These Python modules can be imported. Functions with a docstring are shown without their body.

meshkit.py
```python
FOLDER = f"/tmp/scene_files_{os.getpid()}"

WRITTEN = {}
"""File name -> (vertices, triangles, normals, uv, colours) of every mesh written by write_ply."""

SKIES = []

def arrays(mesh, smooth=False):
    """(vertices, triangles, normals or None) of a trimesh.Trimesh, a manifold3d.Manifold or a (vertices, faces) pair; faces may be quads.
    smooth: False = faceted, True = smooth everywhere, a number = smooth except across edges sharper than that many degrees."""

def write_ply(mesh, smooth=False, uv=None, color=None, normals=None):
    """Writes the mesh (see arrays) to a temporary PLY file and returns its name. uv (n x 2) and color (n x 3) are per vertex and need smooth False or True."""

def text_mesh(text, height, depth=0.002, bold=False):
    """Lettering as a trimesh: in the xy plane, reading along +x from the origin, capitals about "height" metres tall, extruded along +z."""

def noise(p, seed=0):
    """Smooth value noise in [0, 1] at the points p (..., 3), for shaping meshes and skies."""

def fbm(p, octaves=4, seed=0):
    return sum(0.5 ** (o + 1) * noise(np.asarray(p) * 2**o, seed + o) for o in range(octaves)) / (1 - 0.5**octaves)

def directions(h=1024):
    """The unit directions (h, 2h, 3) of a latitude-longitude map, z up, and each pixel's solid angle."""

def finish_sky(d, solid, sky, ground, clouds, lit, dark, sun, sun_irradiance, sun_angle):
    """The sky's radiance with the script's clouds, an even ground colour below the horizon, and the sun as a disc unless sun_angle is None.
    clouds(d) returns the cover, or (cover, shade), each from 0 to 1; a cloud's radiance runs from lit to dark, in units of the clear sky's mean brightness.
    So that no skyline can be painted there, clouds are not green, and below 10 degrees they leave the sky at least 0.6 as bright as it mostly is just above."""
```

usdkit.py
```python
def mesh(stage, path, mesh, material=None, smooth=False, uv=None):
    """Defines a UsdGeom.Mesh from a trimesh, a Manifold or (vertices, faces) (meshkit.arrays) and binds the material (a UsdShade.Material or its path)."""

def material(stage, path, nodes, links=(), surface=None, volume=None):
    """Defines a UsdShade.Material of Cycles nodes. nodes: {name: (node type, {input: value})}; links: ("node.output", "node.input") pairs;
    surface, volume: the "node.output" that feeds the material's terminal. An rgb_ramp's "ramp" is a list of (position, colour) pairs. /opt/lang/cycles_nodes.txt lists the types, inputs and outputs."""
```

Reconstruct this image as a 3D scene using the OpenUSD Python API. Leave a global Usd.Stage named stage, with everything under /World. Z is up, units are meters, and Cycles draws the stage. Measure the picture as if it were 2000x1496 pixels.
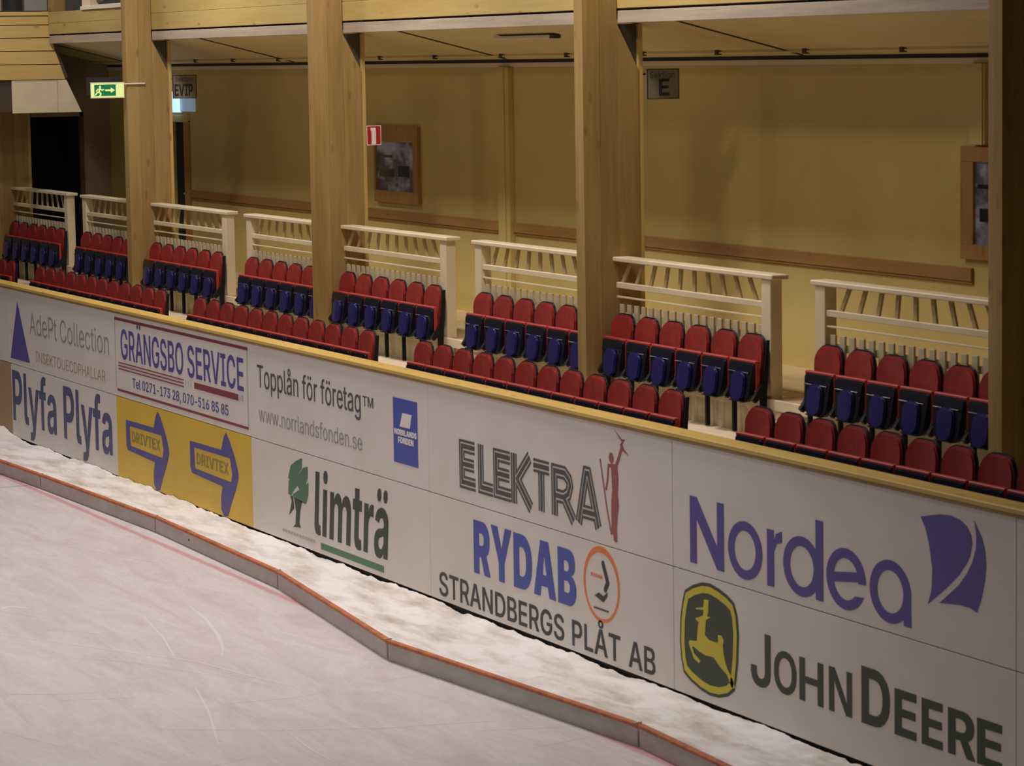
import math, glob, random
import numpy as np, trimesh, usdkit, meshkit
from PIL import Image, ImageDraw, ImageFont
from shapely import affinity, box as sbox, union_all
from shapely.geometry import Polygon, LineString, Point, MultiPolygon
from pxr import Usd, UsdGeom, UsdLux, UsdShade, Gf, Sdf

random.seed(7)
stage = Usd.Stage.CreateInMemory()
UsdGeom.SetStageUpAxis(stage, 'Z'); UsdGeom.SetStageMetersPerUnit(stage, 1.0)
UsdGeom.Xform.Define(stage, '/World'); UsdGeom.Scope.Define(stage, '/World/Looks')

# ------------------------------------------------------------------ camera, light, exposure
cam = UsdGeom.Camera.Define(stage, '/World/camera')
cam.CreateHorizontalApertureAttr(36.0); cam.CreateVerticalApertureAttr(36.0 * 1496 / 2000)
cam.CreateFocalLengthAttr(108.936); cam.CreateClippingRangeAttr((0.1, 500.0))
_R = [0.4169302622403769, 0.9088078623524695, -0.015408625977206387]
_U = [-0.0888220161615117, 0.057608017177226266, 0.9943801917787343]
_B = [0.9045881968460425, -0.4132185688993699, 0.10474067234642903]
_C = [47.3951607253664, -11.704999385105685, 5.330630641700361]
cam.AddTransformOp().Set(Gf.Matrix4d(*_R, 0, *_U, 0, *_B, 0, *_C, 1))
cam.CreateExposureAttr(0.0)
cam.CreateFStopAttr(6.3); cam.CreateFocusDistanceAttr(62.0)

dome = UsdLux.DomeLight.Define(stage, '/World/hall_ambient')
dome.CreateColorAttr(Gf.Vec3f(1.0, 0.86, 0.68)); dome.CreateIntensityAttr(0.012)


def disk(name, loc, radius, power, color, tilt=(0, 0, 0)):
    l = UsdLux.DiskLight.Define(stage, '/World/' + name)
    l.CreateRadiusAttr(radius); l.CreateIntensityAttr(power); l.CreateColorAttr(Gf.Vec3f(*color))
    l.AddTranslateOp().Set(Gf.Vec3d(*loc)); l.AddRotateXYZOp().Set(Gf.Vec3f(*tilt))
    return l


WARM = (1.0, 0.89, 0.85)
n = 0
for y, z, xs_, w in ((-.75, 9.0, (-2, 4, 10, 16, 22), 104.0), (-3.2, 8.8, (24,), 46.0), (-7, 8.4, (12, 20), 36.0), (-13, 9.0, (3, 17), 30.0)):
    for x in xs_:                                 # three rows of hall lamps hanging over the ice
        disk('rink_lamp_%03d' % n, (x, y, z), 0.5, w * (.4 if x < 5 else 1), WARM); n += 1

# ------------------------------------------------------------------ helpers
P = 7.05326
XC = [20.93 + (k - 3) * P for k in range(5)]        # column centres


def path_for(name, parent):
    base = parent or '/World'
    p, i = f'{base}/{name}', 0
    while stage.GetPrimAtPath(p):
        i += 1
        p = f'{base}/{name}_{i:03d}'
    return p


def keys(prim, label=None, cat=None, group=None, kind=None):
    for k, v in (('label', label), ('category', cat), ('group', group), ('kind', kind)):
        if v:
            prim.SetCustomDataByKey(k, v)
    return prim


def thing(name, label, cat, loc=(0, 0, 0), group=None, kind=None, rz=0):
    x = UsdGeom.Xform.Define(stage, path_for(name, None))
    x.AddTranslateOp().Set(Gf.Vec3d(*loc)); x.AddRotateZOp().Set(rz)
    return keys(x.GetPrim(), label, cat, group, kind)


def part(name, mesh, m, parent=None, label=None, cat=None, group=None, kind=None, smooth=False):
    p = path_for(name, str(parent.GetPath()) if parent else None)
    return keys(usdkit.mesh(stage, p, mesh, m, smooth=smooth).GetPrim(), label, cat, group, kind)


def dup(root, loc, label, group=None, rz=0):
    name = root.GetName().rsplit('_', 1)[0] if root.GetName()[-3:].isdigit() else root.GetName()
    was = root.GetCustomData()
    r = thing(name, label, was['category'], loc, group or was.get('group'), rz=rz)
    r.GetReferences().AddInternalReference(root.GetPath()); r.SetInstanceable(True)
    return r


def bx(x0, x1, y0, y1, z0, z1, bevel=0.0):
    """Box with optionally chamfered edges."""
    m = trimesh.creation.box([abs(x1 - x0), abs(y1 - y0), abs(z1 - z0)])
    if bevel:
        h = np.array([abs(x1 - x0), abs(y1 - y0), abs(z1 - z0)]) / 2
        b = min(bevel, h.min() * .45)
        pts = []
        for s in np.ndindex(2, 2, 2):
            s = np.array(s) * 2 - 1
            for k in range(3):
                q = h - b; q[k] = h[k]
                pts.append(s * q)
        m = trimesh.convex.convex_hull(np.array(pts))
    m.apply_translation([(x0 + x1) / 2, (y0 + y1) / 2, (z0 + z1) / 2])
    return m


def cat(*ms):
    return trimesh.util.concatenate(list(ms))


def prism_x(poly, x0, x1):
    """Extrudes a polygon given in (y, z) from x0 to x1."""
    m = trimesh.creation.extrude_polygon(Polygon(poly), x1 - x0, engine='earcut')
    v = m.vertices
    m.vertices = np.stack([v[:, 2] + x0, v[:, 0], v[:, 1]], 1)
    return m


def polys(s):
    return [g for g in getattr(s, 'geoms', [s]) if g.geom_type == 'Polygon' and g.area > 1e-7]


def flat(shape, y, t=0.003):
    """A shape in (x, z) as a thin print whose face lies at y - t (towards the rink)."""
    m = cat(*[trimesh.creation.extrude_polygon(g, t, engine='earcut') for g in polys(shape)])
    v = m.vertices
    m.vertices = np.stack([v[:, 0], y - v[:, 2], v[:, 1]], 1)
    return m


def flat_x(shape, x, t=0.003):
    """A shape in (y, z) as a thin print whose face lies at x + t."""
    m = cat(*[trimesh.creation.extrude_polygon(g, t, engine='earcut') for g in polys(shape)])
    v = m.vertices
    m.vertices = np.stack([x + v[:, 2], v[:, 0], v[:, 1]], 1)
    return m


def tube(pts, r, n=8):
    pts = np.asarray(pts, float)
    out = []
    for a, b in zip(pts[:-1], pts[1:]):
        out.append(trimesh.creation.cylinder(radius=r, segment=[a, b], sections=n))
    return cat(*out)


FONT = glob.glob('/opt/blender-*/*/datafiles/fonts/Inter.woff2')[0]
_gl = {}


def glyphs(s, weight=600):
    """The outline of a string: shapely shape in em units, baseline at 0, caps 0.727 tall."""
    if (s, weight) in _gl:
        return _gl[s, weight]
    S = 150
    f = ImageFont.truetype(FONT, S)
    f.set_variation_by_axes([14, weight])
    x0, y0, x1, y1 = f.getbbox(s, anchor='ls')
    im = Image.new('L', (x1 - x0 + 8, y1 - y0 + 8))
    ImageDraw.Draw(im).text((4 - x0, 4 - y0), s, 255, f, anchor='ls')
    on = np.pad(np.asarray(im) > 127, ((0, 0), (1, 1))).astype(np.int8)
    rows, st = np.nonzero(np.diff(on, axis=1) == 1)
    en = np.nonzero(np.diff(on, axis=1) == -1)[1]
    g = union_all(sbox(st, -rows - 1, en, -rows)).buffer(.7).buffer(-.7).simplify(.8)
    g = affinity.affine_transform(g, [1 / S, 0, 0, 1 / S, (x0 - 4) / S, (4 - y0) / S])
    _gl[s, weight] = g
    return g


def fit(s, x0, x1, z0, zc, weight=600, cap=.727, shear=0, box=False):
    """Text from x0 to x1 on the baseline z0, its capitals (or cap em) reaching zc. box: the glyph's own height fills z0..zc."""
    g = glyphs(s, weight)
    if shear:
        g = affinity.affine_transform(g, [1, shear, 0, 1, 0, 0])
    a, b, c, d = g.bounds
    kx = (x1 - x0) / (c - a)
    kz = (zc - z0) / ((d - b) if box else cap)
    return affinity.affine_transform(g, [kx, 0, 0, kz, x0 - a * kx, z0 - (b * kz if box else 0)])


# ------------------------------------------------------------------ materials
M = {}


def mat(name, c, rough=.6, c2=None, scale=(3, 3, 3), detail=4, lo=.35, hi=.65, bump=0, bscale=None, spec=.5, emit=None, coat=0):
    nodes = {'p': ('principled_bsdf', {'roughness': rough, 'base_color': c, 'specular_ior_level': spec, 'coat_weight': coat})}
    links = []
    if c2 is not None or bump:
        nodes['g'] = ('geometry', {})
        nodes['m'] = ('mapping', {'scale': scale})
        nodes['n'] = ('noise_texture', {'scale': 1.0, 'detail': float(detail), 'roughness': .6})
        links += [('g.position', 'm.vector'), ('m.vector', 'n.vector')]
    if c2 is not None:
        nodes['r'] = ('rgb_ramp', {'ramp': [(lo, c), (hi, c2)]})
        links += [('n.fac', 'r.fac'), ('r.color', 'p.base_color')]
    if bump:
        nodes['b'] = ('bump', {'strength': bump, 'distance': .02})
        links += [('n.fac', 'b.height'), ('b.normal', 'p.normal')]
    if emit:
        nodes['p'][1].update({'emission_color': emit[0], 'emission_strength': emit[1]})
    M[name] = usdkit.material(stage, '/World/Looks/' + name, nodes, links, surface='p.BSDF')
    return M[name]


def wood(name, c, c2, axis, knots=(.16, .08, .03), rough=.55, fine=60, along=1.2, k=.5):
    """Planed timber: long streaks along an axis (0 x, 1 y, 2 z) and dark knots."""
    s = [fine * .35] * 3; s[axis] = along
    s2 = [2.2] * 3; s2[axis] = .35
    ks = [6.0] * 3; ks[axis] = 2.2
    nodes = {'g': ('geometry', {}), 'm': ('mapping', {'scale': s}), 'n': ('noise_texture', {'scale': 1.0, 'detail': 5.0, 'roughness': .65, 'distortion': .4}),
             'm2': ('mapping', {'scale': s2}), 'n2': ('noise_texture', {'scale': 1.0, 'detail': 2.0}),
             'a': ('math', {'math_type': 'multiply_add', 'value2': .55}), 'a2': ('math', {'math_type': 'multiply', 'value2': .45}),
             'r': ('rgb_ramp', {'ramp': [(.34, c2), (.62, c)]}),
             'mk': ('mapping', {'scale': ks}), 'v': ('voronoi_texture', {'feature': 'f1', 'scale': 1.0}),
             'kr': ('rgb_ramp', {'ramp': [(.06, (1, 1, 1)), (.17, (0, 0, 0))]}), 'kb': ('rgb_to_bw', {}), 'kk': ('math', {'math_type': 'multiply', 'value2': k}),
             'mx': ('mix', {'mix_type': 'mix', 'color2': knots}),
             'b': ('bump', {'strength': .15, 'distance': .005}),
             'p': ('principled_bsdf', {'roughness': rough, 'specular_ior_level': .35})}
    links = [('g.position', 'm.vector'), ('m.vector', 'n.vector'), ('g.position', 'm2.vector'), ('m2.vector', 'n2.vector'),
             ('n.fac', 'a2.value1'), ('n2.fac', 'a.value1'), ('a2.value', 'a.value3'), ('a.value', 'r.fac'),
             ('g.position', 'mk.vector'), ('mk.vector', 'v.vector'), ('v.distance', 'kr.fac'), ('kr.color', 'kb.color'), ('kb.val', 'kk.value1'), ('kk.value', 'mx.fac'),
             ('r.color', 'mx.color1'), ('mx.color', 'p.base_color'), ('n.fac', 'b.height'), ('b.normal', 'p.normal')]
    M[name] = usdkit.material(stage, '/World/Looks/' + name, nodes, links, surface='p.BSDF')
    return M[name]


wood('column_wood', (.40, .27, .10), (.28, .165, .045), 2)
wood('column_wood_rear', (.36, .24, .09), (.26, .15, .045), 2)
wood('batten_wood', (.62, .44, .16), (.50, .33, .10), 2)
wood('beam_wood', (.52, .39, .14), (.42, .29, .085), 0)
wood('board_wood', (.50, .42, .31), (.30, .25, .20), 0, k=.2)
wood('plank_wood', (.70, .50, .18), (.58, .39, .12), 1)
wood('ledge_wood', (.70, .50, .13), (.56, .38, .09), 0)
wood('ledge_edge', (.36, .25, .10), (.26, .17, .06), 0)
wood('rail_wood', (.40, .22, .07), (.28, .14, .04), 0)
wood('frame_wood', (.42, .24, .07), (.30, .16, .04), 2)
wood('tread_wood', (.86, .74, .52), (.74, .60, .38), 0, k=.15)
wood('floor_wood', (.58, .44, .24), (.46, .33, .16), 0, k=.15)
mat('riser_paint', (.80, .70, .47), .6, (.66, .55, .33), scale=(1.6, 1.6, 7), lo=.3, hi=.6)
mat('cream_paint', (.78, .68, .45), .5, (.70, .60, .38), scale=(2, 2, 2))
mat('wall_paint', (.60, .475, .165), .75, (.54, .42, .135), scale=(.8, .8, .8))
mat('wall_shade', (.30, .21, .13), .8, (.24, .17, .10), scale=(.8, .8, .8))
mat('ceiling_paint', (.72, .60, .29), .7, (.62, .52, .24), scale=(.5, .5, .5))
mat('slat_paint', (.42, .31, .14), .6)
mat('picket_paint', (.62, .53, .35), .5, (.54, .45, .28), scale=(2, 2, 2))
mat('trim_paint', (.70, .60, .40), .6)
mat('dark', (.012, .011, .012), .8)
mat('dark_brown', (.07, .045, .025), .7)
mat('gusset', (.085, .065, .042), .55)
mat('black_metal', (.012, .012, .016), .65, spec=.2)
mat('seat_red', (.34, .018, .010), .85, (.25, .012, .008), scale=(9, 9, 9), bump=.15)
mat('seat_red_edge', (.42, .034, .02), .6)
mat('seat_blue', (.020, .018, .13), .3, coat=.25)
mat('seat_navy', (.008, .009, .022), .3)
mat('panel_white', (.80, .76, .72), .45, (.73, .69, .64), scale=(.9, .9, 1.3), lo=.3, hi=.7)
mat('panel_yellow', (.76, .52, .02), .45, (.68, .46, .018), scale=(1, 1, 1))
mat('panel_brown', (.42, .27, .15), .6)
mat('print_violet', (.085, .065, .34), .5)
mat('print_blue', (.05, .085, .42), .5)
mat('print_slate', (.055, .07, .20), .5)
mat('print_navy', (.07, .06, .30), .5)
mat('print_grey', (.30, .28, .29), .5)
mat('print_pale', (.46, .42, .42), .5)
mat('print_black', (.025, .022, .024), .5)
mat('print_char', (.075, .068, .070), .5)
mat('print_maroon', (.22, .035, .045), .5)
mat('print_rust', (.33, .09, .08), .5)
mat('print_orange', (.78, .22, .06), .5)
mat('print_green', (.06, .20, .10), .5)
mat('print_dgreen', (.022, .045, .025), .5)
mat('print_yellow', (.66, .58, .03), .5)
mat('print_brown', (.38, .24, .17), .5)
mat('print_olive', (.30, .23, .05), .5)
mat('print_white', (.85, .82, .78), .5)
mat('sign_white', (.62, .55, .40), .5)
mat('sign_grey', (.22, .19, .13), .5)
mat('sign_red', (.42, .02, .02), .4)
mat('exit_glow', (.75, .85, .45), .4, emit=((.62, .80, .22), .45))
mat('exit_green', (.01, .20, .08), .4, emit=((.01, .30, .10), .10))
mat('metal_white', (.80, .74, .60), .4)
mat('lamp_glow', (.6, .8, 1.0), .3, emit=((.36, .62, 1.0), 1.5))
mat('glass_dark', (.02, .022, .025), .12)
mat('glass_grey', (.28, .29, .27), .2)
mat('poster_print', (.42, .42, .50), .4, (.10, .09, .12), scale=(1.9, 1.9, 3.4), lo=.42, hi=.56, detail=3)
mat('board_side', (.60, .56, .52), .55, (.48, .44, .40), scale=(2.5, 2.5, 5), lo=.3, hi=.7)
mat('board_cap', (.60, .17, .05), .6, (.26, .08, .04), scale=(6, 6, 6), lo=.42, hi=.75)

# the ice: frosty white with worn streaks, a red line and a thin blue line frozen into it
_n = {'g': ('geometry', {}), 's': ('separate_xyz', {}),
      'm': ('mapping', {'scale': (.55, 2.6, 1), 'rotation': (0, 0, .5)}), 'n': ('noise_texture', {'scale': 1.0, 'detail': 8.0, 'roughness': .68, 'distortion': 1.2}),
      'r': ('rgb_ramp', {'ramp': [(.30, (.70, .63, .62)), (.50, (.80, .745, .735)), (.68, (.88, .84, .83))]}),
      'm2': ('mapping', {'scale': (5, 26, 1), 'rotation': (0, 0, -.35)}), 'n2': ('noise_texture', {'scale': 1.0, 'detail': 6.0, 'roughness': .7}),
      'r2': ('rgb_ramp', {'ramp': [(.38, (.92, .92, .92)), (.62, (1, 1, 1))]}),
      'mul': ('mix', {'mix_type': 'multiply', 'fac': 1.0}),
      'd': ('math', {'math_type': 'subtract', 'value2': -1.115}), 'da': ('math', {'math_type': 'absolute'}),
      'nn': ('noise_texture', {'scale': 3.0, 'detail': 3.0}), 'w': ('math', {'math_type': 'multiply_add', 'value2': .035}),
      'lr': ('rgb_ramp', {'ramp': [(.040, (1, 1, 1)), (.075, (0, 0, 0))]}), 'lb': ('rgb_to_bw', {}), 'lk': ('math', {'math_type': 'multiply', 'value2': .55}),
      'mr': ('mix', {'mix_type': 'mix', 'color2': (.66, .16, .17)}),
      'bd': ('math', {'math_type': 'subtract', 'value2': 9.28}), 'ba': ('math', {'math_type': 'absolute'}),
      'br': ('rgb_ramp', {'ramp': [(.03, (1, 1, 1)), (.06, (0, 0, 0))]}), 'bb': ('rgb_to_bw', {}), 'bk': ('math', {'math_type': 'multiply', 'value2': .45}),
      'mb': ('mix', {'mix_type': 'mix', 'color2': (.20, .22, .50)}),
      'bu': ('bump', {'strength': .25, 'distance': .01}),
      'p': ('principled_bsdf', {'roughness': .38, 'specular_ior_level': .35})}
_l = [('g.position', 's.vector'), ('g.position', 'm.vector'), ('m.vector', 'n.vector'), ('n.fac', 'r.fac'), ('g.position', 'm2.vector'), ('m2.vector', 'n2.vector'), ('n2.fac', 'r2.fac'),
      ('r.color', 'mul.color1'), ('r2.color', 'mul.color2'),
      ('s.y', 'd.value1'), ('d.value', 'da.value1'), ('g.position', 'nn.vector'), ('nn.fac', 'w.value1'), ('da.value', 'w.value3'), ('w.value', 'lr.fac'), ('lr.color', 'lb.color'), ('lb.val', 'lk.value1'), ('lk.value', 'mr.fac'), ('mul.color', 'mr.color1'),
      ('s.x', 'bd.value1'), ('bd.value', 'ba.value1'), ('ba.value', 'br.fac'), ('br.color', 'bb.color'), ('bb.val', 'bk.value1'), ('bk.value', 'mb.fac'), ('mr.color', 'mb.color1'),
      ('mb.color', 'p.base_color'), ('n2.fac', 'bu.height'), ('bu.normal', 'p.normal')]
M['ice'] = usdkit.material(stage, '/World/Looks/ice', _n, _l, surface='p.BSDF')
M['scratch'] = usdkit.material(stage, '/World/Looks/scratch', {'t': ('transparent_bsdf', {}), 'p': ('principled_bsdf', {'base_color': (1.0, .98, .97), 'roughness': .38}), 'x': ('mix_closure', {'fac': .85})}, [('t.BSDF', 'x.closure1'), ('p.BSDF', 'x.closure2')], surface='x.closure')
mat('snow', (.93, .90, .86), .8, (.56, .50, .41), scale=(1.1, 3.6, 1), lo=.44, hi=.70, detail=6)

# ------------------------------------------------------------------ the ice, its marks, the low boards and the snow
ice = thing('floor', 'scratched white ice of the rink with a faint red line', 'ice', kind='structure')
part('ice_sheet', bx(-25, 46, -24, .10, -.2, 0), M['ice'], ice)
SCR = [[(19.27, -4.19), (19.86, -3.82), (20.73, -3.35), (21.18, -3.08), (21.49, -2.94), (22.01, -2.83), (22.64, -2.67), (23.2, -2.52)], [(21.98, -4.93), (22.19, -4.41), (22.34, -3.95)], [(23.21, -2.51), (23.1, -2.04), (22.98, -1.58)], [(14.43, -2.06), (15.08, -1.85), (15.71, -1.65), (16.06, -1.49)], [(16.33, -1.31), (16.49, -1.61), (16.75, -1.99), (16.9, -2.41)], [(18.63, -2.11), (19.41, -2.2), (20.34, -2.39), (20.88, -2.54), (21.28, -2.69)], [(23.92, -4.19), (24.47, -3.26), (24.83, -2.35)], [(19.0, -2.69), (20.2, -2.88), (21.07, -3.07)], [(11.08, -1.94), (10.69, -1.5), (10.44, -1.18)], [(17.94, -3.82), (17.8, -3.69), (18.02, -3.55)], [(18.02, -1.65), (17.76, -1.32)], [(23.24, -3.38), (23.3, -2.82), (23.25, -2.54)], [(22.39, -3.33), (23.57, -3.6), (24.7, -3.92)], [(24.43, -3.26), (25.2, -3.34), (25.85, -3.34)], [(23.08, -2.09), (22.99, -1.79), (22.91, -1.39)], [(24.74, -2.75), (24.85, -2.09), (24.96, -1.63)], [(25.21, -1.98), (25.34, -1.5), (25.45, -1.13)]]
WID = {5: .035, 9: .06, 0: .024, 7: .022, 12: .02}
rng = random.Random(3)
for j in range(46):
    x, y, a = rng.uniform(11, 27), rng.uniform(-5.4, -1.7), rng.uniform(-1.9, 1.9)
    c = rng.uniform(-.25, .25)
    SCR.append([(x + t * math.cos(a + c * t), y + .9 * t * math.sin(a + c * t)) for t in np.linspace(0, rng.uniform(.5, 2.2), 7)])
rib = []
for j, L in enumerate(SCR):
    ln = LineString(L)
    w = WID.get(j, .016 if j < 17 else rng.uniform(.005, .011))
    pts = [ln.interpolate(t, normalized=True) for t in np.linspace(0, 1, 13)]
    pts = np.array([(p.x, p.y) for p in pts])
    d = np.gradient(pts, axis=0); d /= np.linalg.norm(d, axis=1)[:, None] + 1e-9
    nn = np.stack([-d[:, 1], d[:, 0]], 1)
    ww = (w / 2 * np.sin(np.linspace(.12, math.pi - .12, 13)) ** .5)[:, None]
    a, b = pts + nn * ww, pts - nn * ww
    z = np.full((13, 1), .0015 + .00002 * j)
    v = np.vstack([np.hstack([a, z]), np.hstack([b, z])])
    f = [(i, i + 13, i + 14, i + 1) for i in range(12)]
    rib.append(trimesh.Trimesh(v, [t for q in f for t in ((q[0], q[1], q[2]), (q[0], q[2], q[3]))], process=False))
part('skate_scratches', cat(*rib), M['scratch'], ice, kind='stuff')

BX = [1.4, 5.6, 9.67, 13.9, 18.17, 22.19, 26.37, 30.5, 34.6]
BY = [-1.45, -1.20, -1.03, -.90, -1.00, -1.45, -1.07, -1.28, -1.4]
blab = ['low rink board section at the far left end of the row', 'low rink board section under the tall violet triangle advert', 'low rink board section in front of the blue lettered advert panel',
        'low rink board section in front of the yellow arrow advert', 'low rink board section angled inwards between two kinks below the green tree advert',
        'low rink board section between the kink and the lower right, below the blue lettered advert', 'low rink board section nearest the bottom right corner', 'low rink board section outside the lower right edge']
for i in range(len(BX) - 1):
    if i in (0, 7):
        continue
    x0, y0, x1, y1 = BX[i], BY[i], BX[i + 1], BY[i + 1]
    L, a = math.hypot(x1 - x0, y1 - y0), math.degrees(math.atan2(y1 - y0, x1 - x0))
    b = thing('rink_board', blab[i], 'rink board', (x0, y0, 0), 'low rink boards', rz=a)
    part('side_panel', bx(.012, L - .012, 0, .035, 0, .158, .004), M['board_side'], b)
    part('rubber_cap', bx(.006, L - .006, -.012, .047, .158, .185, .010), M['board_cap'], b, label='worn orange cap strip')
    part('joint_plate', cat(bx(L - .07, L - .012, -.004, 0, .03, .15), bx(L - .055, L - .03, -.012, .05, .182, .192)), M['board_side'], b)
    if i in (3, 6):
        part('bolt', trimesh.creation.cylinder(radius=.012, segment=[[L * .30, -.006, .09], [L * .30, .01, .09]], sections=10), M['black_metal'], b)

xs = np.arange(1.5, 33.5, .035); rows = 34
by = np.interp(xs, BX, BY) + .036
t = np.linspace(0, 1, rows)
Xg = np.repeat(xs[:, None], rows, 1); Yg = by[:, None] * (1 - t) - .005 * t
near = np.interp(xs, [2, 9, 12.5, 16, 18, 24, 33], [.150, .145, .140, .135, .125, .105, .105])
far = np.interp(xs, [2, 4.4, 5.2, 7.5, 9.3, 12, 14, 16, 19, 22.4, 23, 24.2, 26, 33], [.17, .16, .082, .083, .098, .092, .072, .058, .046, .044, .070, .060, .068, .060])
prof = near[:, None] * (1 - t) + far[:, None] * t - .045 * np.sin(math.pi * t) * np.interp(xs, [2, 10, 20, 33], [.2, .4, 1, 1])[:, None]
p3 = np.stack([Xg, Yg, 0 * Xg], -1)
fade = np.clip(np.minimum(t * 8, 1), 0, 1)
nz = (meshkit.fbm(p3 * [2.0, 4.5, 1], 5, 11) - .5) * .075 + (meshkit.fbm(p3 * [9, 14, 1], 3, 5) - .5) * .028
Zg = np.maximum(prof + nz * (.25 + .75 * fade), .004)
v = np.stack([Xg, Yg, Zg], -1).reshape(-1, 3)
i, j = np.meshgrid(np.arange(len(xs) - 1), np.arange(rows - 1), indexing='ij')
a = (i * rows + j).ravel()
part('snow_bank', (v, np.stack([a, a + rows, a + rows + 1, a + 1], 1)), M['snow'], None, 'strip of scraped snow lying between the low rink board and advert wall', 'snow', kind='stuff', smooth=True)

# ------------------------------------------------------------------ the advert wall
wf = thing('wall_front', 'dark backing of the advert wall along the rink', 'wall', kind='structure')
part('backing', bx(-6, 36, .024, .13, 0, 2.17), M['dark'], wf)
SX = [-.25, 4.69, 9.64, 14.68, 19.79, 24.92, 29.945, 35.0]
Z0, ZM, ZT = .088, 1.122, 2.176


def panel(i, upper, m, label):
    z0, z1 = (ZM + .004, ZT) if upper else (Z0, ZM - .004)
    p = thing('advert_panel', label, 'advertising panel', group='advert panels on the rink wall')
    part('sheet', bx(SX[i] + .004, SX[i + 1] - .004, 0, .022, z0, z1, .002), M[m], p)
    return p


def print_(p, name, shape, m, label=None, t=.003):
    if name in ('lettering', 'frame_lines', 'frame_bars', 'stripes') and shape.bounds[3] - shape.bounds[1] > .2:
        groups = []                                   # each letter (with its dots and rings) is a part of its own
        for g in sorted(polys(shape), key=lambda g: g.bounds[0]):
            if groups and g.bounds[0] < groups[-1].bounds[2] - .02:
                groups[-1] = union_all([groups[-1], g])
            else:
                groups.append(g)
        if len(groups) > 1:
            for g in groups:
                part('letter' if name == 'lettering' else name, flat(g, 0, t), M[m], p)
            return None
    return part(name, flat(shape, 0, t), M[m], p, label)


panel(0, True, 'panel_white', 'plain white advert panel at the far left end, upper row')
panel(0, False, 'panel_brown', 'brown advert panel at the far left end, lower row')
p = panel(1, True, 'panel_white', 'white advert panel with a tall violet triangle and thin grey lettering')
print_(p, 'triangle_emblem', Polygon([(5.137, 2.025), (4.70, 1.20), (5.693, 1.205)]), 'print_violet')
print_(p, 'lettering', fit('AdePt Collection', 5.74, 9.40, 1.62, 1.915, 350), 'print_grey')
print_(p, 'lettering', fit('INSEKTOUECDPHALLAR', 6.01, 9.21, 1.255, 1.395, 300), 'print_brown')
p = panel(1, False, 'panel_white', 'white advert panel with one big blue word written twice')
print_(p, 'lettering', fit('Plyfa Plyfa', 4.75, 9.43, .322, 1.035, 700), 'print_slate')
p = panel(2, True, 'panel_white', 'white advert panel framed in maroon with blue outlined capitals and telephone numbers')
print_(p, 'frame_bars', union_all([sbox(9.665, 2.092, 14.63, 2.127), sbox(9.72, 1.192, 14.61, 1.222)]), 'print_maroon')
print_(p, 'frame_lines', union_all([sbox(9.665, 1.225, 9.69, 2.09), sbox(14.60, 1.225, 14.63, 2.09)]), 'print_pale')
print_(p, 'lettering', union_all([fit('GRÄNGSBO', 9.905, 12.36, 1.615, 1.99, 540), fit('SERVICE', 12.52, 14.48, 1.615, 1.99, 540)]), 'print_navy')
print_(p, 'stripes', union_all([sbox(9.79, z, 12.36, z + .014) for z in (1.552, 1.512, 1.472)]), 'print_maroon')
print_(p, 'thick_bar', sbox(12.75, 1.493, 14.29, 1.566), 'print_maroon')
print_(p, 'small_lettering', union_all([fit('AB', 14.31, 14.47, 1.50, 1.57, 600), sbox(12.42, 1.50, 12.44, 1.56), sbox(12.52, 1.50, 12.54, 1.56), sbox(12.62, 1.50, 12.64, 1.56)]), 'print_pale')
print_(p, 'lettering', fit('Tel 0271-173 28, 070-516 85 85', 10.35, 13.94, 1.285, 1.405, 520), 'print_navy')
p = panel(2, False, 'panel_yellow', 'yellow advert panel with two blue outlined arrows pointing right')


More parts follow.
